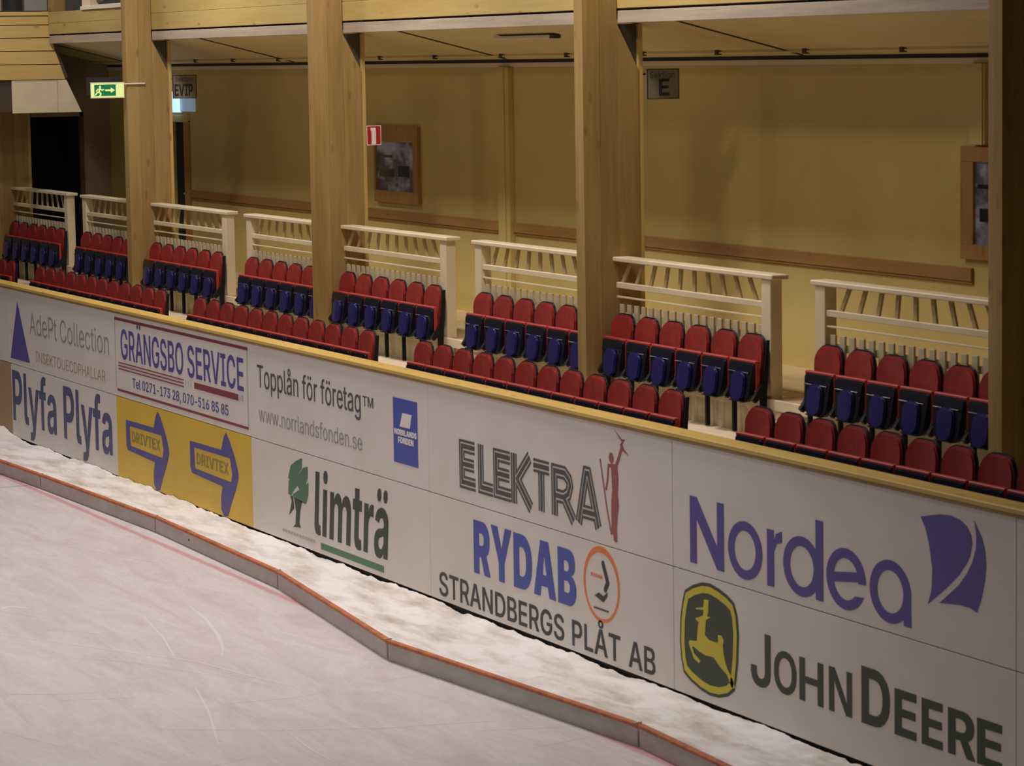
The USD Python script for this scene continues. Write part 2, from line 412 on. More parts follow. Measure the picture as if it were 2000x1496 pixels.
def arrow(dx):
    pts = [(10.05, .829), (11.05, .840), (11.17, .842), (11.26, 1.00), (11.335, 1.06), (11.42, 1.00), (11.60, .82), (11.70, .67), (11.71, .60), (11.62, .47), (11.44, .27), (11.33, .13), (11.215, .108), (11.13, .17), (11.13, .30), (11.205, .455), (10.09, .49), (10.05, .54)]
    pts = [(x + dx, z) for x, z in pts]
    inner = Polygon([(10.20 + dx, .765), (11.44 + dx, .775), (11.50 + dx, .62), (11.46 + dx, .54), (10.22 + dx, .555)]).buffer(.02)
    return Polygon(pts).buffer(.02).difference(inner)


for dx in (0, 2.50):
    print_(p, 'arrow', arrow(dx), 'print_navy')
    print_(p, 'lettering', fit('DRIVTEX', 10.26 + dx, 11.40 + dx, .595, .735, 800), 'print_olive')
p = panel(3, True, 'panel_white', 'white advert panel with black lettering, a web address and a blue upright rectangle')
print_(p, 'lettering', fit('Topplån för företag', 14.94, 18.03, 1.712, 1.964, 430), 'print_char')
print_(p, 'trademark_sign', fit('TM', 18.09, 18.375, 1.80, 1.905, 500), 'print_char')
print_(p, 'web_address', fit('www.norrlandsfonden.se', 14.965, 18.05, 1.33, 1.50, 360), 'print_grey')
rect = print_(p, 'blue_rectangle', sbox(18.905, 1.32, 19.525, 1.97), 'print_blue')
part('slanted_square', flat(Polygon([(19.15, 1.83), (19.385, 1.83), (19.335, 1.69), (19.075, 1.69)]), -.003, .002), M['print_white'], rect)
part('logo_lettering', flat(union_all([fit('NORRLANDS', 18.93, 19.50, 1.603, 1.66, 900), fit('FONDEN', 19.025, 19.42, 1.522, 1.585, 900)]), -.003, .002), M['print_white'], rect)
p = panel(3, False, 'panel_white', 'white advert panel with a green tree emblem and slanted dark green lettering')
print_(p, 'lettering', fit('limträ', 16.63, 18.72, .285, .965, 720, .727, .14), 'print_dgreen')
print_(p, 'underline_bar', sbox(16.81, .140, 18.575, .208), 'print_green')
print_(p, 'grey_line', union_all([sbox(15.64 + .085 * i, .178, 15.70 + .085 * i, .212) for i in range(12)]), 'print_pale')
leafs = [Polygon([(15.87, .80), (15.95, .93), (16.12, 1.0), (16.28, 1.045), (16.27, .95), (16.12, .86), (15.97, .79)]),
         Polygon([(16.05, .80), (16.22, .88), (16.34, .95), (16.45, .97), (16.44, .86), (16.36, .77), (16.20, .72)]),
         Polygon([(15.86, .63), (15.88, .76), (16.02, .80), (16.13, .75), (16.02, .69), (15.93, .62)]),
         Polygon([(16.00, .62), (16.16, .68), (16.36, .75), (16.46, .80), (16.45, .68), (16.38, .58), (16.25, .585)])]
print_(p, 'tree_crown', union_all([g.buffer(.012) for g in leafs]), 'print_green')
print_(p, 'tree_trunk', union_all([Polygon([(15.99, .61), (16.02, .48), (15.86, .385), (15.95, .55), (15.91, .60)]), Polygon([(16.02, .60), (16.08, .45), (16.05, .31), (15.98, .27), (16.21, .29), (16.17, .33), (16.20, .47), (16.27, .585)])]), 'print_dgreen')
p = panel(4, True, 'panel_white', 'white advert panel with striped grey capitals and a reddish raised-arm figure')


def stripes_of(lines, w=.062, kz=1.0):
    s = union_all([LineString(l) for l in lines])
    return s.buffer(w, cap_style='flat', join_style='mitre').difference(s.buffer(w * .62, cap_style='flat', join_style='mitre').difference(s.buffer(w * .34, cap_style='flat', join_style='mitre')))


zb, zt, zm = 1.315, 1.660, 1.49
EL = [[[(20.90, zt), (20.60, zt), (20.60, zb), (20.91, zb)], [(20.60, zm), (20.88, zm)]],
      [[(21.04, zt + .06), (21.04, zb), (21.31, zb)]],
      [[(21.70, zt), (21.39, zt), (21.39, zb), (21.71, zb)], [(21.39, zm), (21.68, zm)]],
      [[(21.785, zt + .06), (21.785, zb - .06)], [(22.13, zt + .06), (21.85, zm), (22.15, zb - .06)]],
      [[(22.21, zt), (22.54, zt)], [(22.375, zt - .06), (22.375, zb - .06)]],
      [[(22.65, zb - .06), (22.65, zt), (22.86, zt), (22.95, zt - .05), (22.97, zt - .10), (22.93, zm - .01), (22.84, zm - .05), (22.65, zm - .05)], [(22.84, zm - .05), (23.04, zb - .06)]],
      [[(23.14, zb - .06), (23.29, zt + .05), (23.34, zt + .05), (23.53, zb - .06)], [(23.22, zb + .05), (23.46, zb + .05)]]]
print_(p, 'lettering', union_all([stripes_of(l) for l in EL]), 'print_char')
body = union_all([Polygon([(23.80, 1.84), (23.90, 1.84), (23.915, 1.72), (23.90, 1.60), (23.92, 1.50), (23.89, 1.40), (23.875, 1.30), (23.88, 1.19), (23.84, 1.195), (23.83, 1.25), (23.79, 1.25), (23.80, 1.33), (23.80, 1.42), (23.80, 1.52), (23.82, 1.62), (23.81, 1.74)]).buffer(.012),
                  Point(23.795, 1.90).buffer(.045), LineString([(23.88, 1.83), (23.95, 1.93), (24.0, 2.01)]).buffer(.02),
                  LineString([(23.83, 1.83), (23.74, 1.83), (23.72, 1.70), (23.69, 1.62)]).buffer(.014),
                  LineString([(23.58, 1.86), (23.64, 1.66), (23.70, 1.45), (23.78, 1.24)]).buffer(.010),
                  Polygon([(23.86, 2.148), (24.00, 2.08), (24.06, 2.085), (24.01, 2.04), (24.04, 2.00), (24.13, 1.955), (24.0, 1.985), (23.965, 2.03), (24.0, 2.06)])])
print_(p, 'figure_emblem', body, 'print_rust')
p = panel(4, False, 'panel_white', 'white advert panel with heavy blue capitals, an orange ring and black capitals')
print_(p, 'lettering', fit('RYDAB', 20.845, 23.07, .478, .985, 900), 'print_blue')
print_(p, 'lettering', union_all([fit('STRANDBERGS', 20.0, 22.81, .137, .366, 560), fit('PLÅT', 22.975, 23.925, .137, .366, 560), fit('AB', 24.085, 24.58, .137, .366, 560)]), 'print_black')
ring = affinity.scale(Point(23.575, .768).buffer(1, 48), .352, .333).difference(affinity.scale(Point(23.575, .756).buffer(1, 48), .318, .290))
print_(p, 'orange_ring', ring, 'print_orange')
print_(p, 'ring_symbol', union_all([LineString([(23.61, .955), (23.70, .80), (23.65, .735)]).buffer(.028), Polygon([(23.44, .655), (23.52, .69), (23.61, .67), (23.69, .715), (23.69, .68), (23.61, .615)])]), 'print_black')
print_(p, 'ring_lettering', union_all([fit('RYDAB', 23.37, 23.59, .818, .850, 700), ]), 'print_orange')
print_(p, 'ring_underline', sbox(23.42, .540, 23.71, .556), 'print_char')
p = panel(5, True, 'panel_white', 'white advert panel with large violet rounded lettering and a violet sail emblem')


def ring_(cx, cz, rx, rz, wx, wz):
    return affinity.scale(Point(cx, cz).buffer(1, 40), rx, rz).difference(affinity.scale(Point(cx, cz).buffer(1, 40), rx - wx, rz - wz))


cz, rz_ = 1.425, .232
er = ring_(27.70, cz, .285, rz_, .105, .075)
er = er.difference(Polygon([(27.72, 1.40), (28.05, 1.425), (28.05, 1.33), (27.72, 1.305)]))
er = er.union(Polygon([(27.47, 1.375), (27.98, 1.44), (27.98, 1.515), (27.47, 1.45)]).intersection(affinity.scale(Point(27.70, cz).buffer(1, 40), .285, rz_)))
print_(p, 'lettering', union_all([
    Polygon([(25.227, 1.752), (25.345, 1.752), (25.69, 1.385), (25.69, 1.752), (25.803, 1.752), (25.803, 1.202), (25.69, 1.202), (25.34, 1.575), (25.34, 1.202), (25.227, 1.202)]),
    ring_(26.151, cz, .278, rz_, .105, .075),
    union_all([sbox(26.507, 1.202, 26.615, 1.648), Polygon([(26.60, 1.53), (26.65, 1.625), (26.74, 1.655), (26.74, 1.565), (26.66, 1.545), (26.61, 1.47)])]),
    ring_(27.045, cz, .285, rz_, .105, .075).union(sbox(27.255, 1.202, 27.367, 1.815)),
    er, ring_(28.325, cz, .285, rz_, .105, .075).union(Polygon([(28.505, 1.40), (28.56, 1.52), (28.607, 1.42), (28.612, 1.202), (28.51, 1.202)]))]), 'print_violet')
sail = union_all([Polygon([(28.738, 2.031), (28.987, 2.077), (29.13, 2.088), (29.25, 2.072), (29.338, 2.038), (29.39, 1.985), (29.405, 1.925), (29.378, 1.836), (29.325, 1.765), (29.23, 1.675), (29.07, 1.56), (28.834, 1.415), (28.881, 1.524), (28.893, 1.677), (28.85, 1.852), (28.80, 1.960)]),
                  Polygon([(29.431, 2.087), (29.523, 1.989), (29.565, 1.90), (29.578, 1.80), (29.563, 1.686), (29.52, 1.56), (29.466, 1.452), (29.38, 1.47), (29.258, 1.472), (28.986, 1.446), (29.231, 1.607), (29.34, 1.71), (29.41, 1.80), (29.452, 1.90), (29.458, 1.98)])])
print_(p, 'sail_emblem', sail, 'print_violet')
p = panel(5, False, 'panel_white', 'white advert panel with a green and yellow deer badge beside dark green capitals')
eo = Polygon([(25.125, .955), (25.266, 1.017), (25.421, 1.062), (25.558, 1.073), (25.709, 1.054), (25.857, 1.019), (25.967, .974), (26.02, .878), (26.041, .724), (26.025, .505), (25.994, .356), (25.963, .264), (25.858, .200), (25.708, .161), (25.557, .150), (25.404, .166), (25.219, .211), (25.095, .263), (25.051, .375), (25.03, .520), (25.042, .708), (25.076, .84)])
badge = print_(p, 'badge', eo, 'print_dgreen')
part('yellow_border', flat(eo.buffer(-.028).difference(eo.buffer(-.085)), -.003, .002), M['print_yellow'], badge)
deer = Polygon([(25.465, .929), (25.541, .934), (25.531, .83), (25.515, .798), (25.569, .799), (25.492, .762), (25.483, .705), (25.474, .638), (25.535, .608), (25.671, .605), (25.701, .617), (25.695, .674), (25.755, .677), (25.791, .647), (25.776, .601), (25.789, .538), (25.818, .463), (25.862, .412), (25.935, .353), (25.978, .288), (25.919, .285), (25.89, .316), (25.846, .373), (25.728, .418), (25.638, .468), (25.608, .478), (25.486, .471), (25.379, .483), (25.287, .508), (25.249, .505), (25.286, .452), (25.393, .408), (25.362, .387), (25.278, .414), (25.194, .518), (25.203, .549), (25.335, .563), (25.344, .639), (25.369, .727), (25.323, .738), (25.315, .752), (25.40, .776), (25.447, .795), (25.455, .840), (25.317, .826), (25.325, .838), (25.448, .861)]).buffer(0)
part('deer', flat(deer, -.003, .002), M['print_yellow'], badge)
LT = [('J', 26.235, 26.55, .372, .807), ('O', 26.604, 26.955, .385, .722), ('H', 27.0, 27.36, .388, .722), ('N', 27.445, 27.78, .388, .727),
      ('D', 27.918, 28.317, .384, .812), ('E', 28.382, 28.676, .386, .727), ('E', 28.748, 29.025, .388, .724), ('R', 29.095, 29.44, .390, .72), ('E', 29.466, 29.775, .390, .714)]
print_(p, 'lettering', union_all([fit(c, a, b, z0, z1, 640 if c in 'JOHN' else 740, box=True) for c, a, b, z0, z1 in LT]), 'print_dgreen')
panel(6, True, 'panel_white', 'blank white advert panel cut by the right picture edge, upper row')
panel(6, False, 'panel_white', 'blank white advert panel cut by the right picture edge, lower row')

led = thing('wall_ledge', 'long yellow timber ledge capping the advert wall below the seats', 'ledge')
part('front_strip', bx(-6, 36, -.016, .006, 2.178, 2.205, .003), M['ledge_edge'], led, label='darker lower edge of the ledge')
part('top_board', bx(-6, 36, -.022, .185, 2.205, 2.243, .006), M['ledge_wood'], led)

# ------------------------------------------------------------------ seating tiers, floors
fl = thing('floor', 'narrow sunken floor behind the advert wall', 'floor', kind='structure')
part('planks', bx(-6, 36, .13, .72, 1.45, 1.56), M['floor_wood'], fl)
fl = thing('floor', 'walkway floor between the railings and the back wall', 'floor', kind='structure')
part('planks', bx(-6, 36, 1.44, 3.20, 2.20, 2.335), M['floor_wood'], fl)
part('nosing', bx(-6, 36, 1.405, 1.44, 2.25, 2.345, .004), M['tread_wood'], fl)
fl = thing('floor', 'lower step of the aisles between the seat blocks', 'floor', kind='structure')
part('planks', bx(-6, 36, .72, 1.43, 1.66, 1.76), M['floor_wood'], fl)
ORD = ['first', 'second', 'third', 'fourth', 'fifth', 'sixth', 'seventh', 'eighth', 'ninth', 'tenth', 'eleventh', 'twelfth']
COLN = ['corner', 'first full', 'second full', 'third full', 'rightmost']
for k in range(5):
    a, b = XC[k] - 3.28, XC[k] + 3.30
    tier = thing('seating_tier', f'cream timber seating tier under the seats around the {COLN[k]} timber column', 'seating tier')
    part('tread', bx(a, b, .70, 1.12, 1.972, 2.012, .004), M['tread_wood'], tier)
    part('tread', bx(a, XC[k] - .094, 1.122, 1.44, 1.972, 2.012, .004), M['tread_wood'], tier)
    part('tread', bx(XC[k] + .094, b, 1.122, 1.44, 1.972, 2.012, .004), M['tread_wood'], tier)
    part('lower_riser', bx(a, b, .72, .745, 1.56, 1.972), M['riser_paint'], tier)
    part('end_panel', cat(bx(a, a + .02, .745, 1.42, 1.76, 1.972), bx(b - .02, b, .745, 1.42, 1.76, 1.972)), M['riser_paint'], tier)
    for i in range(13):                                   # the upper riser is made of boards, one between each pair of seat legs
        x0 = XC[k] - 3.28 + i * .5061
        if i == 6:                                        # the column stands here: two short boards
            for u0, u1 in ((x0 + .003, XC[k] - .094), (XC[k] + .094, x0 + .503)):
                part('riser_board', bx(u0, u1, 1.416, 1.436, 2.012, 2.25, .002), M['riser_paint'], tier)
            continue
        part('riser_board', bx(x0 + .003, x0 + .503, 1.416, 1.436, 2.012, 2.25, .002), M['riser_paint'], tier)
for k in range(4):
    st = thing('aisle_step', f'cream timber step in the aisle right of the {COLN[k]} timber column seats', 'step', (XC[k] + 3.305, 1.12, 0))
    part('tread', bx(0, .462, 0, .28, 2.145, 2.180, .004), M['tread_wood'], st)
    part('riser', bx(.01, .452, .01, .03, 1.76, 2.145), M['riser_paint'], st)

# ------------------------------------------------------------------ columns, beams
for k in range(5):
    xc = XC[k]
    c = thing('timber_column', f'{["tall glued timber column at the far left picture edge", "tall glued timber column holding the green exit sign", "tall glued timber column with the small red sign behind", "tall glued timber column beside the sign with letter E", "tall glued timber column at the right picture edge, its side dark"][k]}', 'column')
    part('front_lamella', prism_x([(1.124, 1.5), (1.30, 1.5), (1.30, 6.9), (1.124, 6.9)], xc - .09, xc + .09), M['column_wood'], c)
    part('middle_lamella', prism_x([(1.302, 1.5), (1.488, 1.5), (1.488, 6.9), (1.302, 6.9)], xc - .088, xc + .088), M['column_wood_rear'], c)
    part('rear_lamella', prism_x([(1.490, 1.5), (1.714, 1.5), (1.714, 5.19), (1.490, 5.625)], xc - .09, xc + .09), M['column_wood'], c)
    part('rear_batten', bx(xc - .085, xc + .085, 1.716, 1.762, 2.335, 5.615), M['batten_wood'], c)
    part('gusset_plate', prism_x([(1.497, 5.622), (1.716, 5.20), (1.716, 5.622)], xc - .03, xc + .045), M['gusset'], c, label='dark triangular plate under the beam')
BN = ['left picture edge', 'left of the second full column', 'left of the third full column', 'right of the third full column', 'beyond the right edge']
for k in range(4):
    a, b = (XC[k] + .091 if k else 1.97), XC[k + 1] - .091
    nm = ['at the left, above the exit sign', 'between the first and second full columns', 'between the second and third full columns', 'between the third full and rightmost columns'][k]
    g = thing('glulam_beam', 'broad yellow glued timber beam ' + nm, 'beam')
    zz = [5.768, 5.99, 6.22, 6.46, 6.72] if k else [5.768, 5.93, 6.10]
    for z0, z1 in zip(zz[:-1], zz[1:]):
        part('lamella', bx(a, b, 1.492, 1.63, z0, z1 - .0025, .003), M['beam_wood'], g)
    g = thing('soffit_board', 'weathered grey board hung under the yellow beam ' + nm.replace('at the left, above the exit sign', 'near the exit sign'), 'board')
    part('board', bx(a, b, 1.497, 1.545, 5.630, 5.746, .004), M['board_wood'], g)
    part('hanger', cat(*[bx(a + .5 + 1.5 * i, a + .54 + 1.5 * i, 1.52, 1.56, 5.70, 5.80) for i in range(4)]), M['dark_brown'], g)
# window frame above the first beam and the post beside it
wdw = thing('window', 'dark window with a white sill above the leftmost beam', 'window', kind='structure')
part('pane', bx(4.05, 6.7, 1.60, 1.62, 6.20, 6.9), M['glass_dark'], wdw)
part('sill', prism_x([(1.47, 6.10), (1.62, 6.10), (1.62, 6.17), (1.47, 6.15)], 3.70, 6.75), M['metal_white'], wdw)
part('jamb', bx(3.70, 4.10, 1.50, 1.66, 6.15, 6.9), M['trim_paint'], wdw)

# ------------------------------------------------------------------ ceiling, back wall, left end wall
def slope(y):
    return 5.622 - .25 * (y - 1.75)


ce = thing('ceiling', 'sloping painted ceiling over the walkway behind the columns', 'ceiling', kind='structure')
cx = [-4, 1.4, 8.35, 15.18, 21.89, 28.6, 36]
for a, b in zip(cx[:-1], cx[1:]):
    part('ceiling_panel', prism_x([(1.56, slope(1.56)), (3.06, slope(3.06)), (3.06, slope(3.06) + .05), (1.56, slope(1.56) + .05)], a + .012, b - .012), M['ceiling_paint'], ce)
for a in cx[1:-1]:
    part('joint_cover', prism_x([(1.6, slope(1.6) - .012), (3.0, slope(3.0) - .012), (3.0, slope(3.0)), (1.6, slope(1.6))], a - .014, a + .014), M['dark_brown'], ce)
part('roof_deck', prism_x([(1.56, slope(1.56) + .06), (3.4, slope(3.4) + .06), (3.4, slope(3.4) + .16), (1.56, slope(1.56) + .16)], -6, 36), M['dark_brown'], ce)
part('edge_gap', bx(-6, 36, 3.03, 3.06, 5.262, 5.292), M['dark'], ce)
cd = thing('ceiling_conduit', 'thin cable pipe with clips running along the ceiling above the back wall', 'pipe')
part('pipe', tube([(-4, 2.80, slope(2.80) - .022), (35, 2.80, slope(2.80) - .022)], .010), M['ceiling_paint'], cd)
for x in (3.1, 4.9, 6.5, 8.3, 10.1, 11.9, 13.6, 15.5, 17.2, 19.0, 20.6, 22.3, 24.0, 25.8, 27.5):
    part('clip', bx(x - .03, x + .03, 2.775, 2.825, slope(2.8) - .045, slope(2.8) + .005, .004), M['dark_brown'], cd)
fx = thing('ceiling_lamp_body', 'slim unlit tube lamp under the sloping ceiling between second and third full columns', 'lamp')
part('housing', bx(17.15, 18.55, 1.95, 2.05, slope(2.0) - .05, slope(2.0) - .012, .006), M['cream_paint'], fx)
part('end_cap', bx(18.55, 18.62, 1.95, 2.05, slope(2.0) - .05, slope(2.0) - .012, .004), M['dark_brown'], fx)

wb = thing('wall_back', 'plain beige back wall behind the railings', 'wall', kind='structure')
part('wall_surface', cat(bx(-4, 2.96, 3.05, 3.2, 2.2, 5.30), bx(3.60, 36, 3.05, 3.2, 2.2, 5.30), bx(2.96, 3.60, 3.05, 3.2, 4.44, 5.30)), M['wall_paint'], wb)
t1 = thing('trim', 'pale trim board along the top of the back wall', 'trim', kind='structure')
part('board', bx(-.1, 36, 3.026, 3.05, 5.214, 5.262, .003), M['trim_paint'], t1)
for a, b, l in ((3.85, 14.91, 'brown timber wall band left of the wall post'), (15.27, 24.74, 'brown timber wall band right of the wall post'), (25.02, 36, 'brown timber wall band behind the rightmost column')):
    w = thing('wall_band', l, 'wall band')
    part('board', bx(a, b, 3.018, 3.05, 3.335, 3.450, .004), M['rail_wood'], w)
    part('lower_lip', bx(a, b, 3.030, 3.05, 3.312, 3.333), M['rail_wood'], w)
for a, b, l in ((14.93, 15.25, 'flat yellowish wall post on the back wall near the framed poster'), (24.76, 25.0, 'flat wall post on the back wall beside the rightmost column')):
    w = thing('wall_post', l, 'post')
    part('post', bx(a, b, 2.985, 3.05, 4.52 if a > 20 else 2.335, 5.212, .004), M['wall_paint'], w)
    part('cover_strip', bx(a + .10, a + .22, 2.972, 2.985, 4.52 if a > 20 else 2.335, 5.212), M['wall_paint'], w)


def poster(x0, x1, z0, z1, px0, px1, pz0, pz1, label):
    q = thing('framed_poster', label, 'framed poster')
    part('frame', cat(bx(x0, x1, 3.0, 3.05, z0, pz0, .004), bx(x0, x1, 3.0, 3.05, pz1, z1, .004), bx(x0, px0, 3.0, 3.05, pz0, pz1), bx(px1, x1, 3.0, 3.05, pz0, pz1)), M['frame_wood'], q)
    part('print', bx(px0, px1, 3.025, 3.045, pz0, pz1), M['poster_print'], q)
    W_, H = px1 - px0, pz1 - pz0
    part('dark_shapes', flat(union_all([sbox(px0 + .06 * W_, pz0 + .28 * H, px0 + .46 * W_, pz0 + .44 * H), sbox(px0 + .56 * W_, pz0 + .30 * H, px0 + .86 * W_, pz0 + .52 * H), sbox(px0 + .03 * W_, pz0 + .68 * H, px0 + .40 * W_, pz0 + .73 * H)]), 3.025, .002), M['glass_dark'], q)
    return q


poster(11.11, 12.53, 3.545, 4.50, 11.17, 12.38, 3.69, 4.30, 'timber framed blue-grey poster on the back wall behind the red sign')
poster(24.60, 26.1, 3.53, 4.50, 24.80, 25.95, 3.66, 4.37, 'timber framed poster on the back wall beside the rightmost column')

dr = thing('door', 'dark doorway in the back wall under the bluish lamp', 'door', kind='structure')
part('leaf', bx(2.97, 3.59, 3.12, 3.15, 2.335, 4.43), M['dark'], dr)
part('jamb', bx(3.60, 3.83, 3.02, 3.05, 2.335, 4.47, .004), M['frame_wood'], dr)
part('jamb', bx(2.76, 2.96, 3.02, 3.05, 2.335, 4.47, .004), M['frame_wood'], dr)
part('head', bx(2.76, 3.83, 3.018, 3.05, 4.44, 4.55, .004), M['wall_paint'], dr)
part('door_handle', tube([(3.50, 3.12, 3.38), (3.50, 3.08, 3.38), (3.40, 3.08, 3.38)], .01), M['metal_white'], dr)
mat('lamp_dim', (.5, .6, .7), .3, emit=((.30, .42, .62), .30))
lp = thing('wall_lamp', 'glowing bluish lamp box on the back wall above the dark doorway', 'lamp')
part('housing', bx(2.45, 3.56, 3.02, 3.05, 4.575, 4.90), M['metal_white'], lp)
part('diffuser', bx(2.47, 3.54, 2.93, 3.02, 4.59, 4.885, .01), M['lamp_glow'], lp)
part('dim_diffuser', bx(3.56, 4.12, 2.99, 3.048, 4.60, 4.80, .01), M['lamp_dim'], lp)

wl = thing('wall_left', 'dim end wall closing the walkway at the left', 'wall', kind='structure')
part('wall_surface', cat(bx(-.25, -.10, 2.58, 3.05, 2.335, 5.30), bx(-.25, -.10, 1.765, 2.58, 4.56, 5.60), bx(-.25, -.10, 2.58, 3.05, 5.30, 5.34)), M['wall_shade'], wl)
part('passage_back', bx(-1.6, -1.55, 1.7, 2.7, 2.335, 4.6), M['dark'], wl)
part('passage_side', cat(bx(-1.55, -.25, 2.6, 2.65, 2.335, 4.6), bx(-1.55, -.25, 1.70, 1.76, 2.335, 4.6), bx(-1.55, -.25, 1.70, 2.65, 4.56, 4.6)), M['dark'], wl)
d2 = thing('door', 'black open doorway in the end wall under the timber box', 'door', kind='structure')
part('jamb', bx(-.12, -.085, 2.55, 2.61, 2.335, 4.57, .004), M['dark_brown'], d2)
part('head', bx(-.12, -.085, 1.765, 2.61, 4.50, 4.57, .004), M['wall_shade'], d2)
tb = thing('timber_box', 'upper booth clad in horizontal yellow planks above the end doorway', 'booth', (2.0, -.69, 0))
zs = [5.092, 5.323, 5.522, 5.72, 5.911, 6.046, 6.115]
for z0, z1 in zip(zs[:-1], zs[1:]):
    def ye(z):
        return 2.185 if z > 5.79 else 2.195 + (5.79 - z) * .335
    part('plank', prism_x([(.55, z0 + .006), (ye(z0), z0 + .006), (ye(z1), z1 - .006), (.55, z1 - .006)], -.085, -.045 if z1 < 6.1 else -.03), M['plank_wood'], tb)
part('core', prism_x([(.55, 4.62), (2.64, 4.62), (2.19, 5.78), (2.19, 6.10), (.55, 6.10)], -1.9, -.09), M['dark_brown'], tb)
part('edge_board', prism_x([(2.19, 5.80), (2.24, 5.80), (2.46, 5.13), (2.42, 5.10)], -.10, -.035), M['dark_brown'], tb)
part('soffit_panel', prism_x([(1.60, 4.60), (2.30, 4.60), (2.30, 5.088), (1.60, 5.088)], -.09, -.06), M['cream_paint'], tb)
part('bright_panel', prism_x([(2.305, 4.60), (2.665, 4.60), (2.44, 5.088), (2.305, 5.088)], -.09, -.05), M['cream_paint'], tb, label='paler panel with a slanted right edge')
part('window_post', bx(-.10, -.03, 2.20, 2.45, 5.95, 6.9), M['column_wood'], tb)
w1 = thing('window', 'window strip with dark and grey panes above the plank booth', 'window', (2.0, -.69, 0), kind='structure')
part('pane', bx(-.10, -.07, .6, 1.48, 6.125, 6.9), M['glass_grey'], w1)
part('pane', bx(-.10, -.07, 1.49, 1.80, 6.125, 6.9), M['glass_dark'], w1)
part('pane', bx(-.10, -.07, 1.81, 2.18, 6.125, 6.9), M['glass_grey'], w1)
part('glazing_bar', cat(bx(-.10, -.05, 1.475, 1.495, 6.12, 6.9), bx(-.10, -.05, 1.795, 1.815, 6.12, 6.9)), M['dark_brown'], w1)

# ------------------------------------------------------------------ signs, all facing along the walkway
x = XC[1] + .092
ex = thing('exit_sign', 'lit green exit sign on a white bar fixed to the first full column', 'sign')
part('housing', cat(bx(x - .05, x - .02, .565, 1.02, 4.90, 5.135, .004)), M['dark'], ex)
part('face', bx(x, x + .03, .610, 1.075, 4.868, 5.060, .004), M['exit_glow'], ex)
run = union_all([sbox(.655, 4.888, .955, 5.04)]).difference(union_all([
    Point(.735, 5.012).buffer(.016), LineString([(.735, 4.99), (.72, 4.945), (.745, 4.92), (.735, 4.893)]).buffer(.012), LineString([(.72, 4.945), (.69, 4.93), (.67, 4.905)]).buffer(.011),
    LineString([(.735, 4.985), (.70, 4.975), (.685, 4.955)]).buffer(.009), LineString([(.735, 4.985), (.765, 4.965), (.785, 4.975)]).buffer(.009),
    LineString([(.815, 4.964), (.90, 4.964)]).buffer(.013), Polygon([(.885, 4.925), (.945, 4.964), (.885, 5.003)])]))
part('running_figure_print', flat_x(run, x + .03, .003), M['exit_green'], ex)
part('edge_strip', cat(bx(x - .004, x + .034, .605, 1.08, 5.060, 5.070), bx(x - .004, x + .034, .605, 1.08, 4.858, 4.868)), M['metal_white'], ex)
part('bracket_bar', bx(x, x + .025, 1.08, 1.375, 5.034, 5.056, .004), M['metal_white'], ex)


def section_sign(k, big, label, y0, y1, z0, z1, by0, by1):
    xx = XC[k] + .07
    s = thing('section_sign', label, 'sign')
    part('plate', bx(xx, xx + .018, y0, y1, z0, z1, .003), M['sign_grey'], s)
    fr = sbox(y0, z0, y1, z1).difference(sbox(y0 + .012, z0 + .010, y1 - .012, z1 - .010))
    part('border', flat_x(fr, xx + .018, .002), M['dark_brown'], s)
    part('lettering', flat_x(fit('Sektion', y0 + .03, y1 - .05, z1 - .088, z1 - .028, 500), xx + .018, .003), M['print_char'], s)
    part('big_letters', flat_x(fit(big, by0, by1, z0 + .035, z0 + .195, 700), xx + .018, .003), M['print_black'], s)
    part('arm', bx(xx - .01, xx + .005, y0 - .06, y0 + .03, z1 - .06, z1 - .04), M['black_metal'], s)


section_sign(3, 'E', 'grey section sign with a big black letter E on the third full column', 1.800, 2.150, 4.905, 5.195, 1.93, 2.04)
section_sign(1, 'EVIP', 'grey section sign with four black letters above the bluish lamp', 1.775, 2.118, 4.832, 5.150, 1.80, 2.06)
xx = XC[2] + .075
rs = thing('fire_sign', 'small red and white sign on the back edge of the second full column', 'sign')
part('plate', bx(xx, xx + .012, 1.765, 1.945, 4.335, 4.560, .002), M['sign_red'], rs)
part('white_symbol', flat_x(union_all([sbox(1.825, 4.345, 1.88, 4.53), sbox(1.815, 4.50, 1.875, 4.535)]), xx + .012, .003), M['print_white'], rs)
part('white_rim', flat_x(sbox(1.765, 4.335, 1.945, 4.56).difference(sbox(1.772, 4.342, 1.938, 4.553)), xx + .012, .002), M['print_white'], rs)

